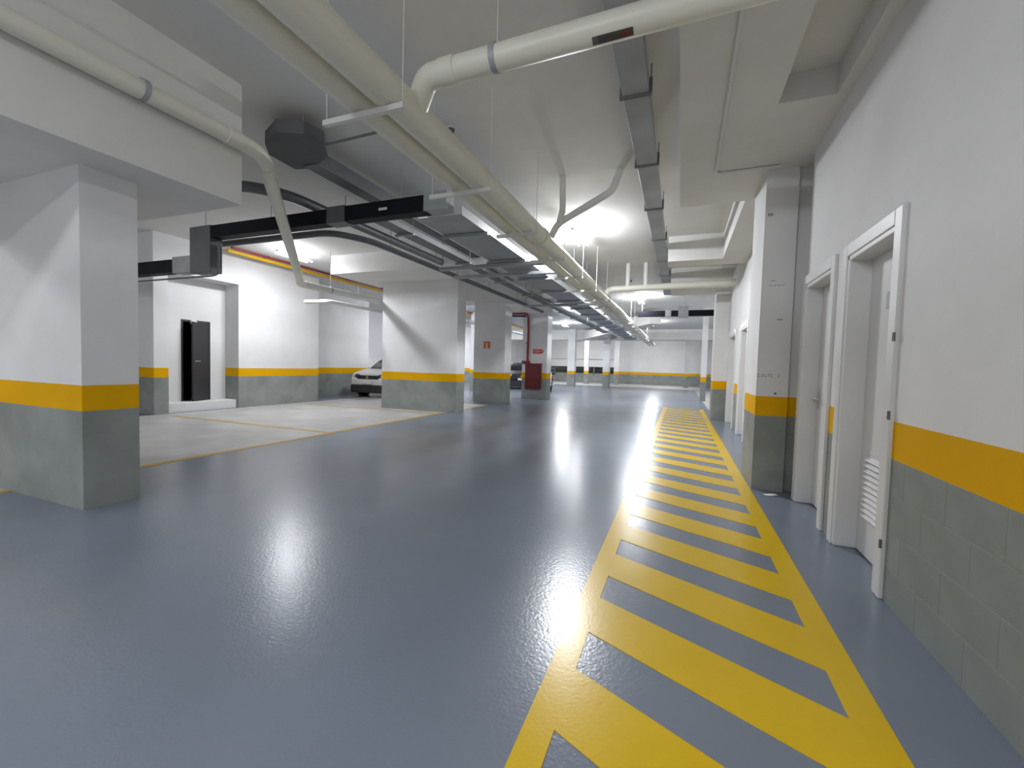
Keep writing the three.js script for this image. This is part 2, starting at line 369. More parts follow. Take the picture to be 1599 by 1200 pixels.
{
  const w = struct('window_1', 'row of dark strip windows low in the end wall', 'window', [-9.5, 0.78, -38.6]);
  const xs = [-14.5, -12.6, -10.85, -9.2, -7.2, -5.0];
  for (let i = 0; i + 1 < xs.length; i++) {
    part(w, 'pane', boxG(xs[i] + 0.06, xs[i + 1] - 0.06, 0.84, 1.36, -38.72, -38.7), M.glassDark, 'dark window pane');
    part(w, 'mullion', boxG(xs[i + 1] - 0.06, xs[i + 1] + 0.06, 0.78, 1.4, -38.8, -38.55), M.steelDark);
  }
  part(w, 'window_frame', mergeGeometries([boxG(-14.5, -5.06, 0.78, 0.84, -38.8, -38.55), boxG(-14.5, -5.06, 1.36, 1.4, -38.8, -38.55)]), M.steelDark);
}
{
  const w = struct('wall_right', 'banded wall closing the bays past the plain pilaster', 'wall', [6.5, 0, -25]);
  painted(w, 6.5, 6.9, -38.5, -13.4, CEIL); painted(w, 1.5, 6.9, -13.4, -13.0, CEIL);
  const b = struct('wall_front', 'plain white banded wall closing the aisle', 'wall', [-6, 0, 7]);
  painted(b, -13.3, 1.5, 7, 7.3, CEIL);
}
{
  // dark door standing ajar in the recess
  const d = struct('door_5', 'dark grey door standing ajar in the white recess', 'door', [-11.25, 0.22, -7.0]);
  part(d, 'jamb', boxG(-11.36, -11.18, 0.22, 2.2, -6.74, -6.7, 0.006), M.darkDoor);
  part(d, 'jamb', boxG(-11.36, -11.18, 0.22, 2.2, -7.38, -7.34, 0.006), M.darkDoor);
  part(d, 'head', boxG(-11.36, -11.18, 2.15, 2.2, -7.34, -6.74, 0.006), M.darkDoor);
  const g = boxG(-0.02, 0.02, 0.225, 2.145, 0, 0.58, 0.004); g.rotateY(rad(25)); g.translate(-11.2, 0, -7.33);
  const leaf = part(d, 'leaf', g, std({ color: lin(0.03, 0.03, 0.033), roughness: 0.5 }), 'dark grey door leaf');
  const hx = -11.2 + Math.sin(rad(25)) * 0.5, hz = -7.33 + Math.cos(rad(25)) * 0.5;
  part(leaf, 'handle', rodG([hx + 0.02, 1.2, hz], [hx + 0.07, 1.2, hz - 0.1], 0.012), M.steel, 'steel handle');
}
{
  const l = thing('emergency_lamp', 'small white oval lamp unlit over the dark door', 'lamp', [-11.2, 2.12, -6.97]);
  part(l, 'base', rodG([-11.2, 2.155, -6.97], [-11.17, 2.155, -6.97], 0.07, 20), M.lampBody);
  const g = new THREE.SphereGeometry(0.065, 18, 12); g.scale(0.7, 0.8, 1.2); g.translate(-11.16, 2.155, -6.97);
  part(l, 'cover', uvMetres(g), M.bulkhead);
}
// ---------------------------------------------------------------- pipes on the ceiling
const collarG = (a, b, r) => rodG(a, b, r, 16);
{
  const p = thing('drain_pipe', 'cream drain pipe clamped to the massive beam and turning off behind it', 'pipe', [-4.06, 3.4, -1.5]);
  part(p, 'pipe', tubeG([[-4.06, 3.42, 4], [-4.06, 3.4, -3.2], [-7.72, 2.97, -7.02]], 0.075, 0.22, 18), M.pvc);
  for (const z of [-2.16, 0.4]) {
    const c = part(p, 'clamp', collarG([-4.06, 3.41, z - 0.02], [-4.06, 3.41, z + 0.02], 0.083), M.galv, 'grey pipe clamp');
    part(c, 'bracket', boxG(-4.15, -4.06, 3.48, 3.5, z - 0.015, z + 0.015), M.galv);
  }
  part(p, 'collar', collarG([-4.06, 3.4, -2.82], [-4.06, 3.4, -2.95], 0.083), M.pvc);
  part(p, 'collar', collarG([-4.24, 3.378, -3.39], [-4.34, 3.367, -3.49], 0.083), M.pvc);
}
{
  const p = thing('drain_pipe', 'white collecting pipe hung along the bays beyond the turned drain pipe', 'pipe', [-7.95, 3.0, -12]);
  part(p, 'pipe', tubeG([[-7.72, 2.97, -7.0], [-8.05, 3.02, -7.35], [-8.05, 3.05, -24]], 0.08, 0.15), M.pvcWhite);
  for (let z = -8.2; z > -24; z -= 2.4) { const h = part(p, 'hanger', rodG([-8.05, 3.1, z], [-8.05, CEIL, z], 0.006, 6), M.galv); part(h, 'clamp', collarG([-8.05, 3.03, z - 0.02], [-8.05, 3.03, z + 0.02], 0.088), M.galv); }
}
{
  const p = thing('drain_pipe', 'white pipe hung below the collecting pipe near the car', 'pipe', [-8.3, 2.78, -9]);
  part(p, 'pipe', tubeG([[-9.3, 2.84, -8.6], [-8.5, 2.83, -8.6], [-8.35, 2.82, -14]], 0.05, 0.12), M.pvcWhite);
  for (const z of [-9.6, -12]) part(p, 'hanger', rodG([-8.42, 2.87, z], [-8.42, CEIL, z], 0.005, 6), M.galv);
}
const XL = -2.215, XP = -1.955, YP = 3.17;
{
  const p = thing('main_pipe', 'cream main pipe running the aisle beside the wide grey cable tray', 'pipe', [XL, YP, -5]);
  part(p, 'pipe', rodG([XL, YP, 5], [XL, YP, -34], 0.105, 24), M.pvc);
  for (const z of [-1.1, -6.9, -12.6, -18.5]) part(p, 'collar', collarG([XL, YP, z], [XL, YP, z - 0.14], 0.116), M.pvc);
  const q = thing('main_pipe', 'cream main pipe running the aisle with branch pipes joining it', 'pipe', [XP, YP, -5]);
  part(q, 'pipe', rodG([XP, YP, 5], [XP, YP, -34], 0.12, 24), M.pvc);
  for (const z of [-0.9, -5.9, -11.8, -17.5]) part(q, 'collar', collarG([XP, YP, z], [XP, YP, z - 0.16], 0.132), M.pvc);
}
for (let k = 0; k < 18; k++) {
  const z = -2.47 - 1.43 * k + (k > 1 ? -0.02 : 0);
  const s = thing('pipe_hanger', ['pale steel strut under the main pipes beside the cross pipe with the label', 'pale steel strut under the main pipes at the end of the black tray'][k] ?? 'steel strut under the main pipes past the end of the black tray', 'hanger', [-2.15, 3.03, z], 'struts under the main pipes');
  const x0 = k < 2 ? -2.5 : -2.37;
  part(s, 'strut', boxG(x0, -1.8, 3.01, 3.05, z - 0.02, z + 0.02, 0.004), M.pvcWhite);
  part(s, 'rod', rodG([x0 + 0.025, 3.05, z], [x0 + 0.025, CEIL, z], 0.004, 6), M.ceiling);
  part(s, 'rod', rodG([-1.815, 3.05, z], [-1.815, CEIL, z], 0.004, 6), M.ceiling);
}
{
  const p = thing('cross_pipe', 'cream pipe crossing over the aisle with a dark printed label', 'pipe', [-0.4, 3.36, -2.7]);
  part(p, 'pipe', tubeG([[XR, 3.37, -2.66], [-1.76, 3.335, -2.68], [-1.92, 3.19, -2.78]], 0.082, 0.06, 20), M.pvc);
  part(p, 'collar', collarG([-1.52, 3.34, -2.68], [-1.64, 3.338, -2.68], 0.09), M.pvc);
  const c = part(p, 'clamp', collarG([-1.25, 3.345, -2.677], [-1.21, 3.345, -2.677], 0.088), M.galv, 'grey pipe clamp');
  part(c, 'rod', rodG([-1.23, 3.45, -2.7], [-1.23, CEIL, -2.7], 0.004, 6), M.ceiling);
  // the printed label: a curved patch on the underside towards the walkway
  const LABEL_TURN = 1.58, N = 256, H = 64, dd = new Uint8Array(N * H * 4); let s = 77; const r = () => { s = (s * 1664525 + 1013904223) >>> 0; return s / 4294967296; };
  for (let y = 0; y < H; y++) for (let x = 0; x < N; x++) {
    const i = (y * N + x) * 4, red = x > 175 && x < 240 && y > 12 && y < 52, blk = x < 34, line = (Math.floor(y / 7) % 2 === 0) && ((x * 7 + y * 13) % 23 < 14);
    let c3 = [58, 55, 50]; if (line && !blk) c3 = [96, 94, 88]; if (red) c3 = line ? [120, 60, 58] : [92, 40, 40]; if (blk) c3 = ((x >> 2) * 5 + (y >> 2) * 3) % 7 < 3 ? [30, 30, 28] : [120, 120, 112];
    dd[i] = c3[0]; dd[i + 1] = c3[1]; dd[i + 2] = c3[2]; dd[i + 3] = 255;
  }
  const t = new THREE.DataTexture(dd, N, H); t.magFilter = THREE.LinearFilter; t.colorSpace = THREE.SRGBColorSpace; t.needsUpdate = true;
  const g = new THREE.CylinderGeometry(0.0845, 0.0845, 0.24, 16, 1, true, 0, 0.62);
  g.rotateZ(Math.PI / 2);                            // axis along x
  const uv = g.attributes.uv; for (let i = 0; i < uv.count; i++) { const u = uv.getX(i); uv.setXY(i, 1 - uv.getY(i), u); }
  g.rotateX(LABEL_TURN); g.rotateZ(0.012); g.rotateY(-0.0069); g.translate(-0.455, 3.3507, -2.671);
  const m = new THREE.Mesh(g.translate(0.4, -3.36, 2.7), std({ map: t, roughness: 0.6, side: THREE.DoubleSide })); m.name = 'printed_label'; m.userData.label = 'dark printed label'; m.castShadow = m.receiveShadow = true; p.add(m);
}
{
  const p = thing('branch_pipe', 'forked white branch pipe rising from the main pipe to the ceiling beside the lamp', 'pipe', [-1.6, 3.3, -6.1]);
  part(p, 'pipe', tubeG([[XP, 3.2, -6.35], [-1.75, 3.4, -6.15], [-0.95, 3.72, -6.0], [-0.86, CEIL, -6.0]], 0.05, 0.1), M.pvcWhite);
  part(p, 'riser', tubeG([[-1.72, 3.42, -6.12], [-1.66, 3.55, -6.05], [-1.66, CEIL, -6.0]], 0.045, 0.08), M.pvcWhite);
}
{
  const p = thing('cross_pipe', 'cream pipe crossing the aisle under two short drop pipes', 'pipe', [-0.4, 3.4, -11.4]);
  part(p, 'pipe', tubeG([[XR, 3.42, -11.45], [-1.8, 3.36, -11.4], [-1.95, 3.2, -11.5]], 0.08, 0.1), M.pvc);
  part(p, 'drop_pipe', rodG([-1.34, 3.4, -11.4], [-1.34, CEIL, -11.4], 0.06), M.pvcWhite);
  part(p, 'drop_pipe', rodG([-0.9, 3.41, -11.4], [-0.9, CEIL, -11.4], 0.06), M.pvcWhite);
}
{
  const g = thing('gas_pipe', 'yellow gas pipe hung under the ceiling along the wall behind the bays', 'pipe', [-10.3, 3.9, -12]);
  part(g, 'pipe', rodG([-10.3, 3.9, -7.2], [-10.3, 3.9, -37], 0.045, 14), M.gas);
  for (let z = -8.2; z > -37; z -= 3) part(g, 'hanger', boxG(-10.36, -10.24, 3.945, CEIL, z - 0.015, z + 0.015), M.galv);
  const r = thing('sprinkler_pipe', 'red fire pipe hung beside the yellow gas pipe', 'pipe', [-10.14, 3.95, -12]);
  part(r, 'pipe', rodG([-10.14, 3.95, -7.2], [-10.14, 3.95, -37], 0.032, 12), M.red);
  for (let z = -8.2; z > -37; z -= 3) part(r, 'hanger', boxG(-10.18, -10.1, 3.98, CEIL, z - 0.015, z + 0.015), M.galv);
}
{
  const p = thing('conduit', 'thin white conduit bent along the dropped ceiling to the marked column', 'conduit', [0.27, 3.48, -3]);
  part(p, 'pipe', tubeG([[0.22, 3.484, 2], [0.28, 3.484, -5.3], [0.9, 3.484, -5.3]], 0.013, 0.06, 8), M.white);
}
// ---------------------------------------------------------------- cable trays
{
  const t = thing('cable_duct', 'grey flat cable duct clipped under the ceiling above the aisle', 'cable duct', [-0.47, 3.75, -5]);
  part(t, 'duct_body', boxG(-0.585, -0.355, 3.75, 3.86, -15, 5, 0.006), M.galv);
  for (const z of [-1.3, -2.7, -4.05, -5.45, -6.95, -8.6, -10.3, -11.9, -13.4]) {
    const c = part(t, 'clip', mergeGeometries([boxG(-0.61, -0.33, 3.735, 3.75, z - 0.018, z + 0.018), boxG(-0.61, -0.585, 3.75, 3.88, z - 0.018, z + 0.018), boxG(-0.355, -0.33, 3.75, 3.88, z - 0.018, z + 0.018)]), M.galvDark, 'dark clip');
    part(c, 'rod', rodG([-0.342, 3.88, z], [-0.342, CEIL, z], 0.006, 6), M.galvDark);
  }
}
function uTray(o, x0, x1, y0, y1, z0, z1, mat) {
  part(o, 'tray_floor', boxG(x0, x1, y0, y0 + 0.008, z0, z1), mat);
  part(o, 'tray_side', boxG(x0, x0 + 0.008, y0 + 0.008, y1, z0, z1), mat);
  part(o, 'tray_side', boxG(x1 - 0.008, x1, y0 + 0.008, y1, z0, z1), mat);
}
{
  const t = thing('cable_tray', 'wide grey cable tray beside the cream main pipes', 'cable tray', [-3.15, 3.3, -12]);
  uTray(t, -3.5, -2.8, 3.3, 3.42, -30, -5.14, M.galv);
  for (let z = -5.9; z > -30; z -= 1.68) part(t, 'hanger', mergeGeometries([boxG(-3.55, -2.76, 3.25, 3.295, z - 0.024, z + 0.024).toNonIndexed(), rodG([-3.53, 3.29, z], [-3.53, CEIL, z], 0.004, 6).toNonIndexed()]), M.galv);
}
{
  const t = thing('cable_tray', 'narrow grey cable tray between the wide tray and the bent conduit', 'cable tray', [-4.24, 3.4, -12]);
  part(t, 'tray_body', boxG(-4.37, -4.12, 3.39, 3.485, -30, -5.14, 0.006), M.galvDark);
  for (let z = -5.9; z > -30; z -= 2) part(t, 'hanger', mergeGeometries([boxG(-4.42, -4.07, 3.355, 3.39, z - 0.024, z + 0.024).toNonIndexed(), rodG([-4.09, 3.37, z], [-4.09, CEIL, z], 0.004, 6).toNonIndexed()]), M.galv);
}
{
  const t = thing('conduit', 'grey conduit bending off along the black cable tray', 'conduit', [-5.1, 3.4, -8]);
  part(t, 'pipe', tubeG([[-8.36, 3.35, -5.34], [-5.39, 3.39, -5.48], [-5.08, 3.39, -6.05], [-4.97, 3.39, -15.7]], 0.053, 0.28), M.galvDark);
  for (let z = -6.6; z > -15; z -= 2.2) part(t, 'hanger', rodG([-5.06, 3.42, z], [-5.06, z < -13.3 || (z < -8.65 && z > -10.6) ? 3.5 : CEIL, z], 0.005, 6), M.galvDark);
}
{
  const t = thing('cable_tray', 'black cable tray hung across the bays with grey joint plates', 'cable tray', [-5.3, 3.3, -4.95]);
  part(t, 'tray_section', boxG(-7.409, -4.845, 3.299, 3.499, -5.057, -4.880), M.black);
  part(t, 'tray_section', boxG(-4.563, -3.199, 3.299, 3.511, -5.057, -4.880), M.black);
  part(t, 'joint_plate', boxG(-4.869, -4.539, 3.287, 3.523, -5.069, -4.869), M.galvDark, 'grey joint plate');
  part(t, 'end_plate', boxG(-3.222, -2.881, 3.299, 3.534, -5.069, -4.869), M.galv, 'pale grey end plate');
  part(t, 'drop_section', boxG(-7.903, -7.385, 2.735, 3.511, -5.080, -4.869, 0.01), M.galvDark, 'grey dropped section');
  part(t, 'elbow_plate', boxG(-8.373, -7.879, 2.758, 3.040, -5.069, -4.869, 0.01), M.galv);
  part(t, 'tray_section', boxG(-11.172, -8.350, 2.782, 3.005, -5.057, -4.880), M.black);
  part(t, 'tray_label', boxG(-3.951, -3.810, 3.382, 3.417, -4.880, -4.877), M.pale, 'small pale label');
  for (const x of [-3.65, -6.1, -7.64, -9.9]) part(t, 'rod', rodG([x, x < -8.3 ? 3.0 : 3.5, -4.97], [x, CEIL, -4.97], 0.005, 6), M.galv);
}
{
  const t = thing('conduit', 'thin grey conduit strapped under the lower black tray section', 'conduit', [-8.8, 2.7, -4.94]);
  part(t, 'pipe', tubeG([[-11.0, 2.68, -4.94], [-7.41, 2.68, -4.94], [-7.27, 2.71, -4.94], [-7.27, 3.24, -4.94]], 0.015, 0.07, 8), M.galvDark);
}
{
  const t = thing('exhaust_duct', 'dark grey chamfered exhaust duct box under the ceiling behind the beam', 'duct', [-4.25, 3.6, -3.7]);
  const poly = [[-4.42, -3.52], [-4.08, -3.38], [-3.82, -3.5], [-3.78, -3.74], [-3.96, -3.98], [-4.38, -4.16], [-4.62, -4.1], [-4.6, -3.72]];
  part(t, 'duct_box', plateG(poly, 3.7, 3.84, 'y'), M.duct);
  part(t, 'outlet', boxG(-4.42, -4.2, 3.68, 3.86, -9, -4.05, 0.005), M.galvDark, 'grey outlet duct');
  part(t, 'conduit', rodG([-3.8, 3.72, -3.78], [-2.9, 3.74, -3.78], 0.014, 8), M.galvDark);
  for (const [x, z] of [[-4.5, -3.7], [-4.0, -3.65]]) part(t, 'rod', rodG([x, 3.84, z], [x, CEIL, z], 0.006, 6), M.galv);
}
{
  const t = thing('cable_tray', 'grey bent cable tray passing behind the turned drain pipe', 'cable tray', [-5.5, 3.55, -4.5]);
  part(t, 'tray', tubeG([[-8.1, 3.62, -4.0], [-5.6, 3.62, -4.05], [-5.24, 3.62, -4.53], [-5.18, 3.62, -8.6]], 0.072, 0.5), M.galvDark);
  for (const z of [-5.6, -7, -8.4]) part(t, 'hanger', rodG([-5.2, 3.68, z], [-5.2, CEIL, z], 0.005, 6), M.galvDark);
}
for (const [z, x0, x1, by] of [[-7.6, -4.6, -2.4, 'forked branch pipe'], [-8.4, -4.7, -2.4, 'bright aisle lamp'], [-12.9, -4.7, -2.4, 'pillar with the orange sign']]) {
  const t = thing('tray_support', `grey channel hung across under the cable trays level with the ${by}`, 'hanger', [-3.5, 3.18, z], 'channels under the cable trays');
  part(t, 'channel', boxG(x0, x1, 3.18, 3.24, z - 0.055, z + 0.055, 0.005), M.galv);
  part(t, 'rod', rodG([x0 + 0.05, 3.24, z], [x0 + 0.05, CEIL, z], 0.006, 6), M.galvDark);
}
{
  const t = thing('cable_tray', 'black cable tray hung across the aisle beyond the drop pipes', 'cable tray', [-0.3, 3.25, -16.6]);
  part(t, 'tray_section', boxG(-1.55, -0.56, 3.25, 3.45, -16.75, -16.55), M.black);
  part(t, 'joint_plate', boxG(-0.58, -0.38, 3.24, 3.46, -16.76, -16.54), M.galv, 'grey joint plate');
  part(t, 'tray_section', boxG(-0.4, -0.12, 3.25, 3.45, -16.75, -16.55), M.black);
  part(t, 'joint_plate', boxG(-0.14, 0.2, 3.2, 3.6, -16.76, -16.54), M.galv, 'grey joint plate');
  part(t, 'tray_section', boxG(0.18, 1.2, 3.25, 3.45, -16.75, -16.55), M.black);
  part(t, 'joint_plate', boxG(1.18, 1.4, 3.24, 3.46, -16.76, -16.54), M.galv, 'grey joint plate');
  for (const x of [-1.4, 0.03, 1.3]) part(t, 'rod', rodG([x, 3.45, -16.65], [x, CEIL, -16.65], 0.008, 6), M.galv);
}
for (const [x, z, l] of [[-2.55, -4.39, 'small dark detector under the ceiling beside the cream main pipes'], [-1.5, -13.5, 'small dark detector under the ceiling past the drop pipes']]) {
  const d = thing('smoke_detector', l, 'detector', [x, CEIL - 0.06, z]);
  part(d, 'base', rodG([x, CEIL - 0.015, z], [x, CEIL, z], 0.055, 18), M.lampBody);
  part(d, 'sensor_head', rodG([x, CEIL - 0.06, z], [x, CEIL - 0.015, z], 0.03, 16, false, 0.045), M.ink);
}
// ---------------------------------------------------------------- lamps
function lamp(label, x, z, power, shed = 1, soft = 2) {   // shed: how much its tubes give to the sides and upwards
  const o = thing('ceiling_lamp', label, 'lamp', [x, 3.78, z]);
  const y = 3.8;
  part(o, 'housing', boxG(x - 0.035, x + 0.035, 3.83, 3.87, z - 0.5, z + 0.5, 0.006), M.lampBody);
  for (const s of [-0.4, 0.4]) part(o, 'rod', rodG([x, 3.87, z + s], [x, CEIL, z + s], 0.006, 6), M.ceiling);
  for (const sx of [-1, 1]) for (const s of [-1, 1]) {
    const t = part(o, 'tube', rodG([x + sx * 0.085, y, z + s * 0.02], [x + sx * 0.085, y, z + s * 0.46], 0.018, 12), M.opal, 'glowing lamp tube');
    t.castShadow = false;
    if (sx !== s) continue;
    const l = new THREE.PointLight(LAMP_COLOR, TUBE_CANDELA * power * shed); l.position.set(sx * 0.085, y - 3.78, s * 0.24); l.castShadow = true; l.shadow.radius = soft; l.shadow.bias = -0.001; l.name = 'tube_light'; o.add(l);
  }
  const d = new THREE.RectAreaLight(LAMP_COLOR, DOWN_NITS * power, 0.2, 0.9); d.position.set(0, -0.01, 0); d.rotation.x = -Math.PI / 2; d.name = 'lamp_face_light'; o.add(d);
}
lamp('bright tube lamp above the parking bays before the dark door', -8.9, -7.9, 0.65 * LAMP_POWER, 0.6, 5);
lamp('bright tube lamp beside the forked branch pipe above the aisle', -1.95, -8.3, LAMP_POWER);
lamp('bright tube lamp above the aisle past the pair of drop pipes', -1.45, -16.6, 0.72 * LAMP_POWER);
lamp('bright tube lamp between the hose cabinet pillar and the main pipes', -4.4, -19.5, 0.72 * LAMP_POWER);
lamp('tube lamp over the bays beside the massive pillar', -8.9, 0.4, 0.33 * LAMP_POWER);
lamp('tube lamp over the start of the hatched walkway', -1.25, 2.4, 0.62 * LAMP_POWER, 0.45);
lamp('added unseen fill lamp by the plain closing wall over the aisle', -3.0, 4.6, 0.85 * LAMP_POWER, 1.2);  // added fill light behind the camera, lifts the ceiling and beam
lamp('added unseen fill lamp by the plain closing wall over the bays', -9.2, 5.5, 0.6 * LAMP_POWER);  // added out of view to raise the ambient light over the bays
lamp('tube lamp over the bays behind the white car', -9.6, -16.5, LAMP_POWER);
lamp('tube lamp before the thick columns at the strip windows', -6.6, -25.5, 0.8 * LAMP_POWER);
lamp('tube lamp over the aisle before the end wall', -1.6, -25.3, 0.8 * LAMP_POWER);
lamp('tube lamp by the end wall over the strip windows', -7.8, -34, 0.8 * LAMP_POWER);
lamp('tube lamp by the end wall over the aisle', -1.8, -34, 0.8 * LAMP_POWER);
lamp('tube lamp over the bays past the plain pilaster', 3.8, -20, LAMP_POWER);
lamp('tube lamp over the dark car bays', -11.5, -27, 0.8 * LAMP_POWER);
// ---------------------------------------------------------------- fire equipment and signs
{
  const c = thing('hose_cabinet', 'dark red fire hose cabinet on the pillar', 'cabinet', [-5.33, 0.3, -15.9]);
  part(c, 'cabinet_body', boxG(-5.65, -5.02, 0.42, 1.38, -16.0, -15.82, 0.008), M.redCabinet);
  part(c, 'lid', boxG(-5.67, -5.0, 1.38, 1.41, -16.0, -15.8, 0.004), M.redCabinet);
  const d = part(c, 'cabinet_door', boxG(-5.62, -5.05, 0.45, 1.34, -15.82, -15.8, 0.004), M.redCabinet);
  part(d, 'handle', boxG(-5.13, -5.09, 0.85, 0.97, -15.8, -15.785, 0.004), M.steelDark);
  const r = thing('riser_pipe', 'red riser pipe with valve above the hose cabinet', 'pipe', [-5.62, 1.4, -15.9]);
  part(r, 'pipe', tubeG([[-6.4, 3.33, -15.7], [-5.6, 3.33, -15.7], [-5.6, 3.2, -15.9], [-5.6, 1.55, -15.93]], 0.045, 0.1), M.red);
  part(r, 'valve', mergeGeometries([rodG([-5.78, 1.45, -15.93], [-5.5, 1.45, -15.93], 0.05).toNonIndexed(), rodG([-5.6, 1.41, -15.93], [-5.6, 1.56, -15.93], 0.055).toNonIndexed()]), M.red);
  part(r, 'valve_wheel', rodG([-5.82, 1.45, -15.93], [-5.78, 1.45, -15.93], 0.07), M.steelDark);
  part(r, 'tap', rodG([-5.68, 2.2, -15.93], [-5.6, 2.2, -15.93], 0.03), M.steelDark);
  const b = thing('conduit', 'dark conduit crossing from the riser pipe to the signed pillar', 'conduit', [-6.2, 3.3, -15.75]);
  part(b, 'pipe', rodG([-7.4, 3.28, -15.76], [-5.66, 3.24, -15.76], 0.03), M.black);
}
{
  const s = thing('fire_sign', 'red arrow ended sign with pale marks above the hose cabinet', 'sign', [-5.17, 1.79, -15.99]);
  part(s, 'plate', plateG([[-5.4, 1.8], [-5.03, 1.8], [-4.96, 1.885], [-5.03, 1.97], [-5.4, 1.97]], -15.995, -15.985, 'z'), M.signRed);
  for (const [x0, x1, y0, y1] of [[-5.36, -5.28, 1.9, 1.915], [-5.36, -5.28, 1.85, 1.865], [-5.25, -5.21, 1.84, 1.93], [-5.19, -5.11, 1.9, 1.915], [-5.19, -5.11, 1.855, 1.87], [-5.08, -5.03, 1.875, 1.9]]) part(s, 'mark', boxG(x0, x1, y0, y1, -15.985, -15.983), M.pale, 'pale printed mark');
  const o = thing('fire_sign', 'small orange square sign with a pale middle on the shaded pillar', 'sign', [-6.3, 1.88, -13.59]);
  part(o, 'plate', boxG(-6.42, -6.17, 1.88, 2.12, -13.6, -13.588), M.orange);
  part(o, 'mark', boxG(-6.325, -6.265, 1.89, 2.06, -13.588, -13.585), M.pale, 'pale printed mark');
}
{
  const p = thing('paper_scrap', 'small white paper scrap on the floor at the marked column', 'paper', [0.95, 0.002, -5.2]);
  const g = new THREE.PlaneGeometry(0.13, 0.07, 6, 3); g.rotateX(-Math.PI / 2);
  const q = g.attributes.position; for (let i = 0; i < q.count; i++) q.setY(i, 0.006 + 0.006 * Math.sin(q.getX(i) * 40) * Math.cos(q.getZ(i) * 30));
  g.rotateY(0.3); g.computeVertexNormals(); g.translate(0.95, 0, -5.2);
  part(p, 'sheet', g, std({ color: lin(0.85, 0.85, 0.85), roughness: 0.7, side: THREE.DoubleSide }));
}
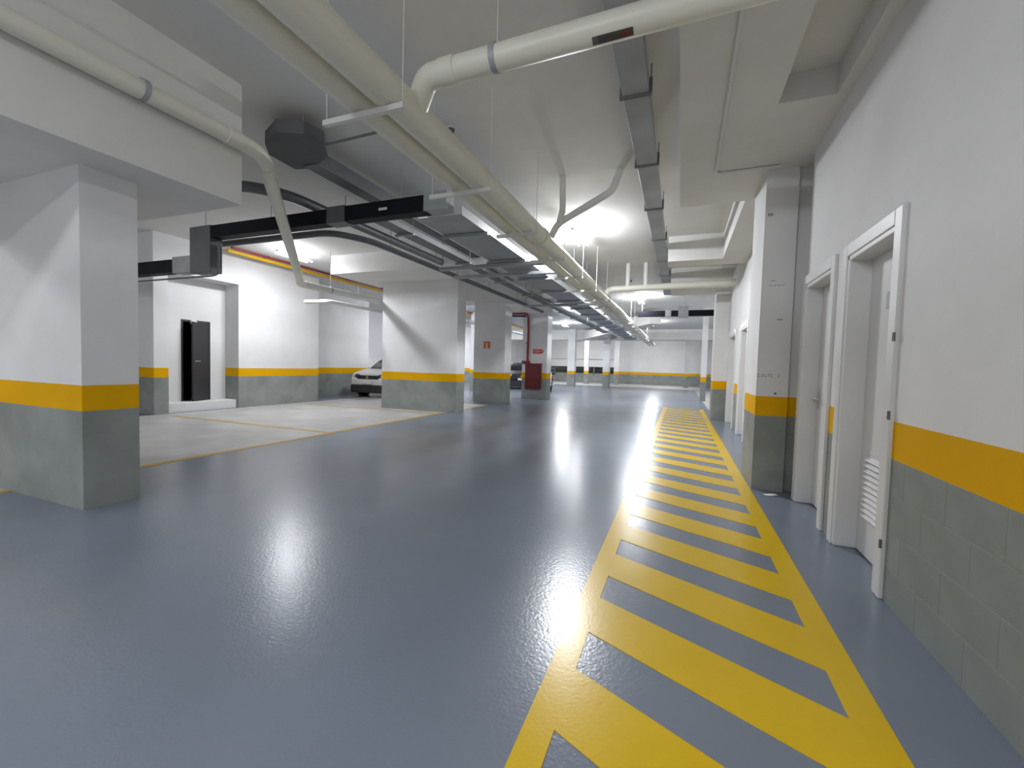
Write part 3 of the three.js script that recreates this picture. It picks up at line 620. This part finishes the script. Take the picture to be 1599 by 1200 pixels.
// ---------------------------------------------------------------- vehicles
function car(label, paint, at, turn, glass = M.glassDark) {   // length along local z, front at +z
  const o = thing('car', label, 'car', at); o.rotation.y = turn;
  const at0 = o.position.clone(); o.position.set(0, 0, 0);
  const W = 0.86;
  const side = (pts, half, bevel) => {               // pts [z,y]
    const s = new THREE.Shape(); s.moveTo(...pts[0]); for (let i = 1; i < pts.length; i++) { const p = pts[i]; p.length === 4 ? s.quadraticCurveTo(...p) : s.lineTo(...p); }
    const g = new THREE.ExtrudeGeometry(s, { depth: 2 * half - 2 * bevel, bevelEnabled: true, bevelThickness: bevel, bevelSize: bevel, bevelSegments: 4, curveSegments: 8 });
    g.translate(0, 0, -half + bevel); g.rotateY(-Math.PI / 2); return uvMetres(g);
  };
  const bodyG = side([[-1.9, 0.28], [1.82, 0.26], [1.98, 0.34, 2.0, 0.6], [1.98, 0.74, 1.86, 0.8], [1.2, 0.96, 0.92, 0.98], [-1.75, 1.0], [-1.98, 0.98, -2.0, 0.7], [-1.98, 0.3, -1.9, 0.28]], W, 0.06);
  { // pinch the nose and the tail in plan
    const p = bodyG.attributes.position; for (let i = 0; i < p.count; i++) { const z = p.getZ(i), k = Math.max(0, Math.abs(z) - 1.3) / 0.75; p.setX(i, p.getX(i) * (1 - 0.16 * k * k)); } bodyG.computeVertexNormals();
  }
  part(o, 'body', bodyG, paint);
  const cab = side([[-1.72, 0.98], [1.0, 0.96], [0.45, 1.4, 0.1, 1.43], [-0.3, 1.47, -1.0, 1.44], [-1.5, 1.4, -1.72, 0.98]], 0.76, 0.05);
  { const p = cab.attributes.position; for (let i = 0; i < p.count; i++) { const k = Math.max(0, p.getY(i) - 0.98) / 0.48; p.setX(i, p.getX(i) * (1 - 0.2 * k)); } cab.computeVertexNormals(); }
  part(o, 'cabin_glass', cab, glass, 'dark windows');
  const roofG = side([[0.3, 1.405], [0.15, 1.44, 0, 1.455], [-0.4, 1.495, -1.0, 1.465], [-1.25, 1.44, -1.45, 1.38], [-1.2, 1.41]], 0.64, 0.03);
  part(o, 'roof', roofG, paint);
  for (const s of [-1, 1]) {
    part(o, 'windscreen_pillar', rodG([s * 0.74, 0.97, 0.98], [s * 0.6, 1.42, 0.28], 0.035, 8), paint);
    part(o, 'door_pillar', rodG([s * 0.775, 0.97, -0.35], [s * 0.62, 1.45, -0.4], 0.03, 8), paint);
    part(o, 'rear_pillar', rodG([s * 0.75, 0.97, -1.6], [s * 0.6, 1.42, -1.2], 0.06, 8), paint);
    const m = part(o, 'mirror', uvMetres(new THREE.SphereGeometry(0.09, 12, 8).scale(1.1, 0.8, 0.8).translate(s * 0.95, 1.02, 0.62)), paint);
    const hl = new THREE.SphereGeometry(0.17, 16, 10); hl.scale(1.35, 0.5, 0.8); hl.rotateY(s * 0.5); hl.translate(s * 0.56, 0.76, 1.9);
    const head = part(o, 'headlamp', uvMetres(hl), M.plastic, 'dark headlamp housing');
    const le = new THREE.SphereGeometry(0.06, 12, 8); le.translate(s * 0.58, 0.77, 2.0); part(head, 'lens', uvMetres(le), M.lens);
    const tl = new THREE.SphereGeometry(0.14, 12, 8); tl.scale(1, 1.1, 0.5); tl.translate(s * 0.66, 0.85, -1.9); part(o, 'tail_lamp', uvMetres(tl), M.tail);
    for (const z of [1.22, -1.25]) {
      const w = part(o, 'wheel', rodG([s * 0.66, 0.31, z], [s * 0.875, 0.31, z], 0.31, 28), M.rubber, 'black tyre');
      part(w, 'rim', rodG([s * 0.87, 0.31, z], [s * 0.885, 0.31, z], 0.2, 20), M.steel);
      part(o, 'wheel_arch', rodG([s * 0.7, 0.33, z], [s * 0.868, 0.33, z], 0.365, 28), M.plastic);
    }
  }
  part(o, 'grille', boxG(-0.46, 0.46, 0.66, 0.8, 1.86, 2.07, 0.03), M.plastic, 'black grille');
  part(o, 'lower_bumper', boxG(-0.74, 0.74, 0.16, 0.46, 1.72, 2.09, 0.06), M.plastic, 'black lower bumper');
  part(o, 'number_plate', boxG(-0.2, 0.2, 0.5, 0.62, 2.07, 2.1), M.pale);
  part(o, 'emblem', rodG([0, 0.73, 2.07], [0, 0.73, 2.085], 0.05, 16), M.steel, 'round chrome emblem');
  part(o, 'rear_bumper', boxG(-0.74, 0.74, 0.24, 0.46, -2.0, -1.8, 0.06), M.plastic);
  part(o, 'rear_plate', boxG(-0.2, 0.2, 0.72, 0.83, -2.06, -2.05), M.pale);
  o.position.copy(at0);
  return o;
}
car('white hatchback car with black grille parked behind the broad white pillar', M.carWhite, [-10.65, 0.002, -14.6], 0.05);
car('black car parked in the gap behind the hose cabinet pillar', M.carBlack, [-8.9, 0.002, -24.3], 0.35, M.carBlack);
{
  const o = thing('motorcycle', 'dark red motorcycle with a black top box parked past the hose cabinet pillar', 'motorcycle', [-6.32, 0, -21.6]);
  o.rotation.y = 0.2; const keep = o.position.clone(); o.position.set(0, 0, 0);
  for (const z of [0.62, -0.66]) {
    const t = new THREE.TorusGeometry(0.25, 0.06, 10, 28); t.rotateY(Math.PI / 2); t.translate(0, 0.31, z);
    const w = part(o, 'wheel', uvMetres(t), M.rubber); part(w, 'hub', rodG([-0.05, 0.31, z], [0.05, 0.31, z], 0.1, 14), M.steel);
  }
  part(o, 'engine', boxG(-0.14, 0.14, 0.26, 0.6, -0.2, 0.22, 0.05), M.steelDark);
  const tank = new THREE.SphereGeometry(0.2, 18, 12); tank.scale(0.8, 0.7, 1.4); tank.translate(0, 0.8, 0.14); part(o, 'fuel_tank', uvMetres(tank), M.carRed);
  part(o, 'seat', boxG(-0.14, 0.14, 0.74, 0.83, -0.66, -0.08, 0.04), M.plastic);
  part(o, 'tail_fairing', boxG(-0.15, 0.15, 0.5, 0.74, -0.95, -0.35, 0.06), M.carRed);
  part(o, 'rear_mudguard', boxG(-0.09, 0.09, 0.36, 0.62, -1.0, -0.8, 0.04), M.carRed);
  part(o, 'front_mudguard', boxG(-0.08, 0.08, 0.56, 0.62, 0.4, 0.85, 0.03), M.carRed);
  part(o, 'top_box', boxG(-0.2, 0.2, 0.88, 1.22, -1.0, -0.6, 0.06), M.plastic, 'black top box');
  for (const s of [-1, 1]) {
    part(o, 'fork', rodG([s * 0.09, 0.31, 0.64], [s * 0.09, 0.98, 0.36], 0.025, 10), M.steel);
    part(o, 'handlebar', tubeG([[0, 1.0, 0.36], [s * 0.2, 1.03, 0.36], [s * 0.38, 1.0, 0.2]], 0.016, 0.06, 8), M.steelDark);
    const m = part(o, 'mirror', uvMetres(new THREE.SphereGeometry(0.07, 12, 8).scale(1.1, 0.7, 0.3).translate(s * 0.33, 1.27, 0.28)), M.plastic);
    part(m, 'mirror_stem', rodG([s * 0.28, 1.03, 0.28], [s * 0.33, 1.26, 0.28], 0.008, 6), M.steelDark);
  }
  part(o, 'exhaust_pipe', rodG([0.16, 0.3, 0.1], [0.2, 0.4, -0.85], 0.045, 12), M.steel);
  part(o, 'tail_lamp', boxG(-0.08, 0.08, 0.66, 0.73, -0.985, -0.94, 0.01), M.tail);
  o.position.copy(keep);
}

renderer.render(scene, camera);
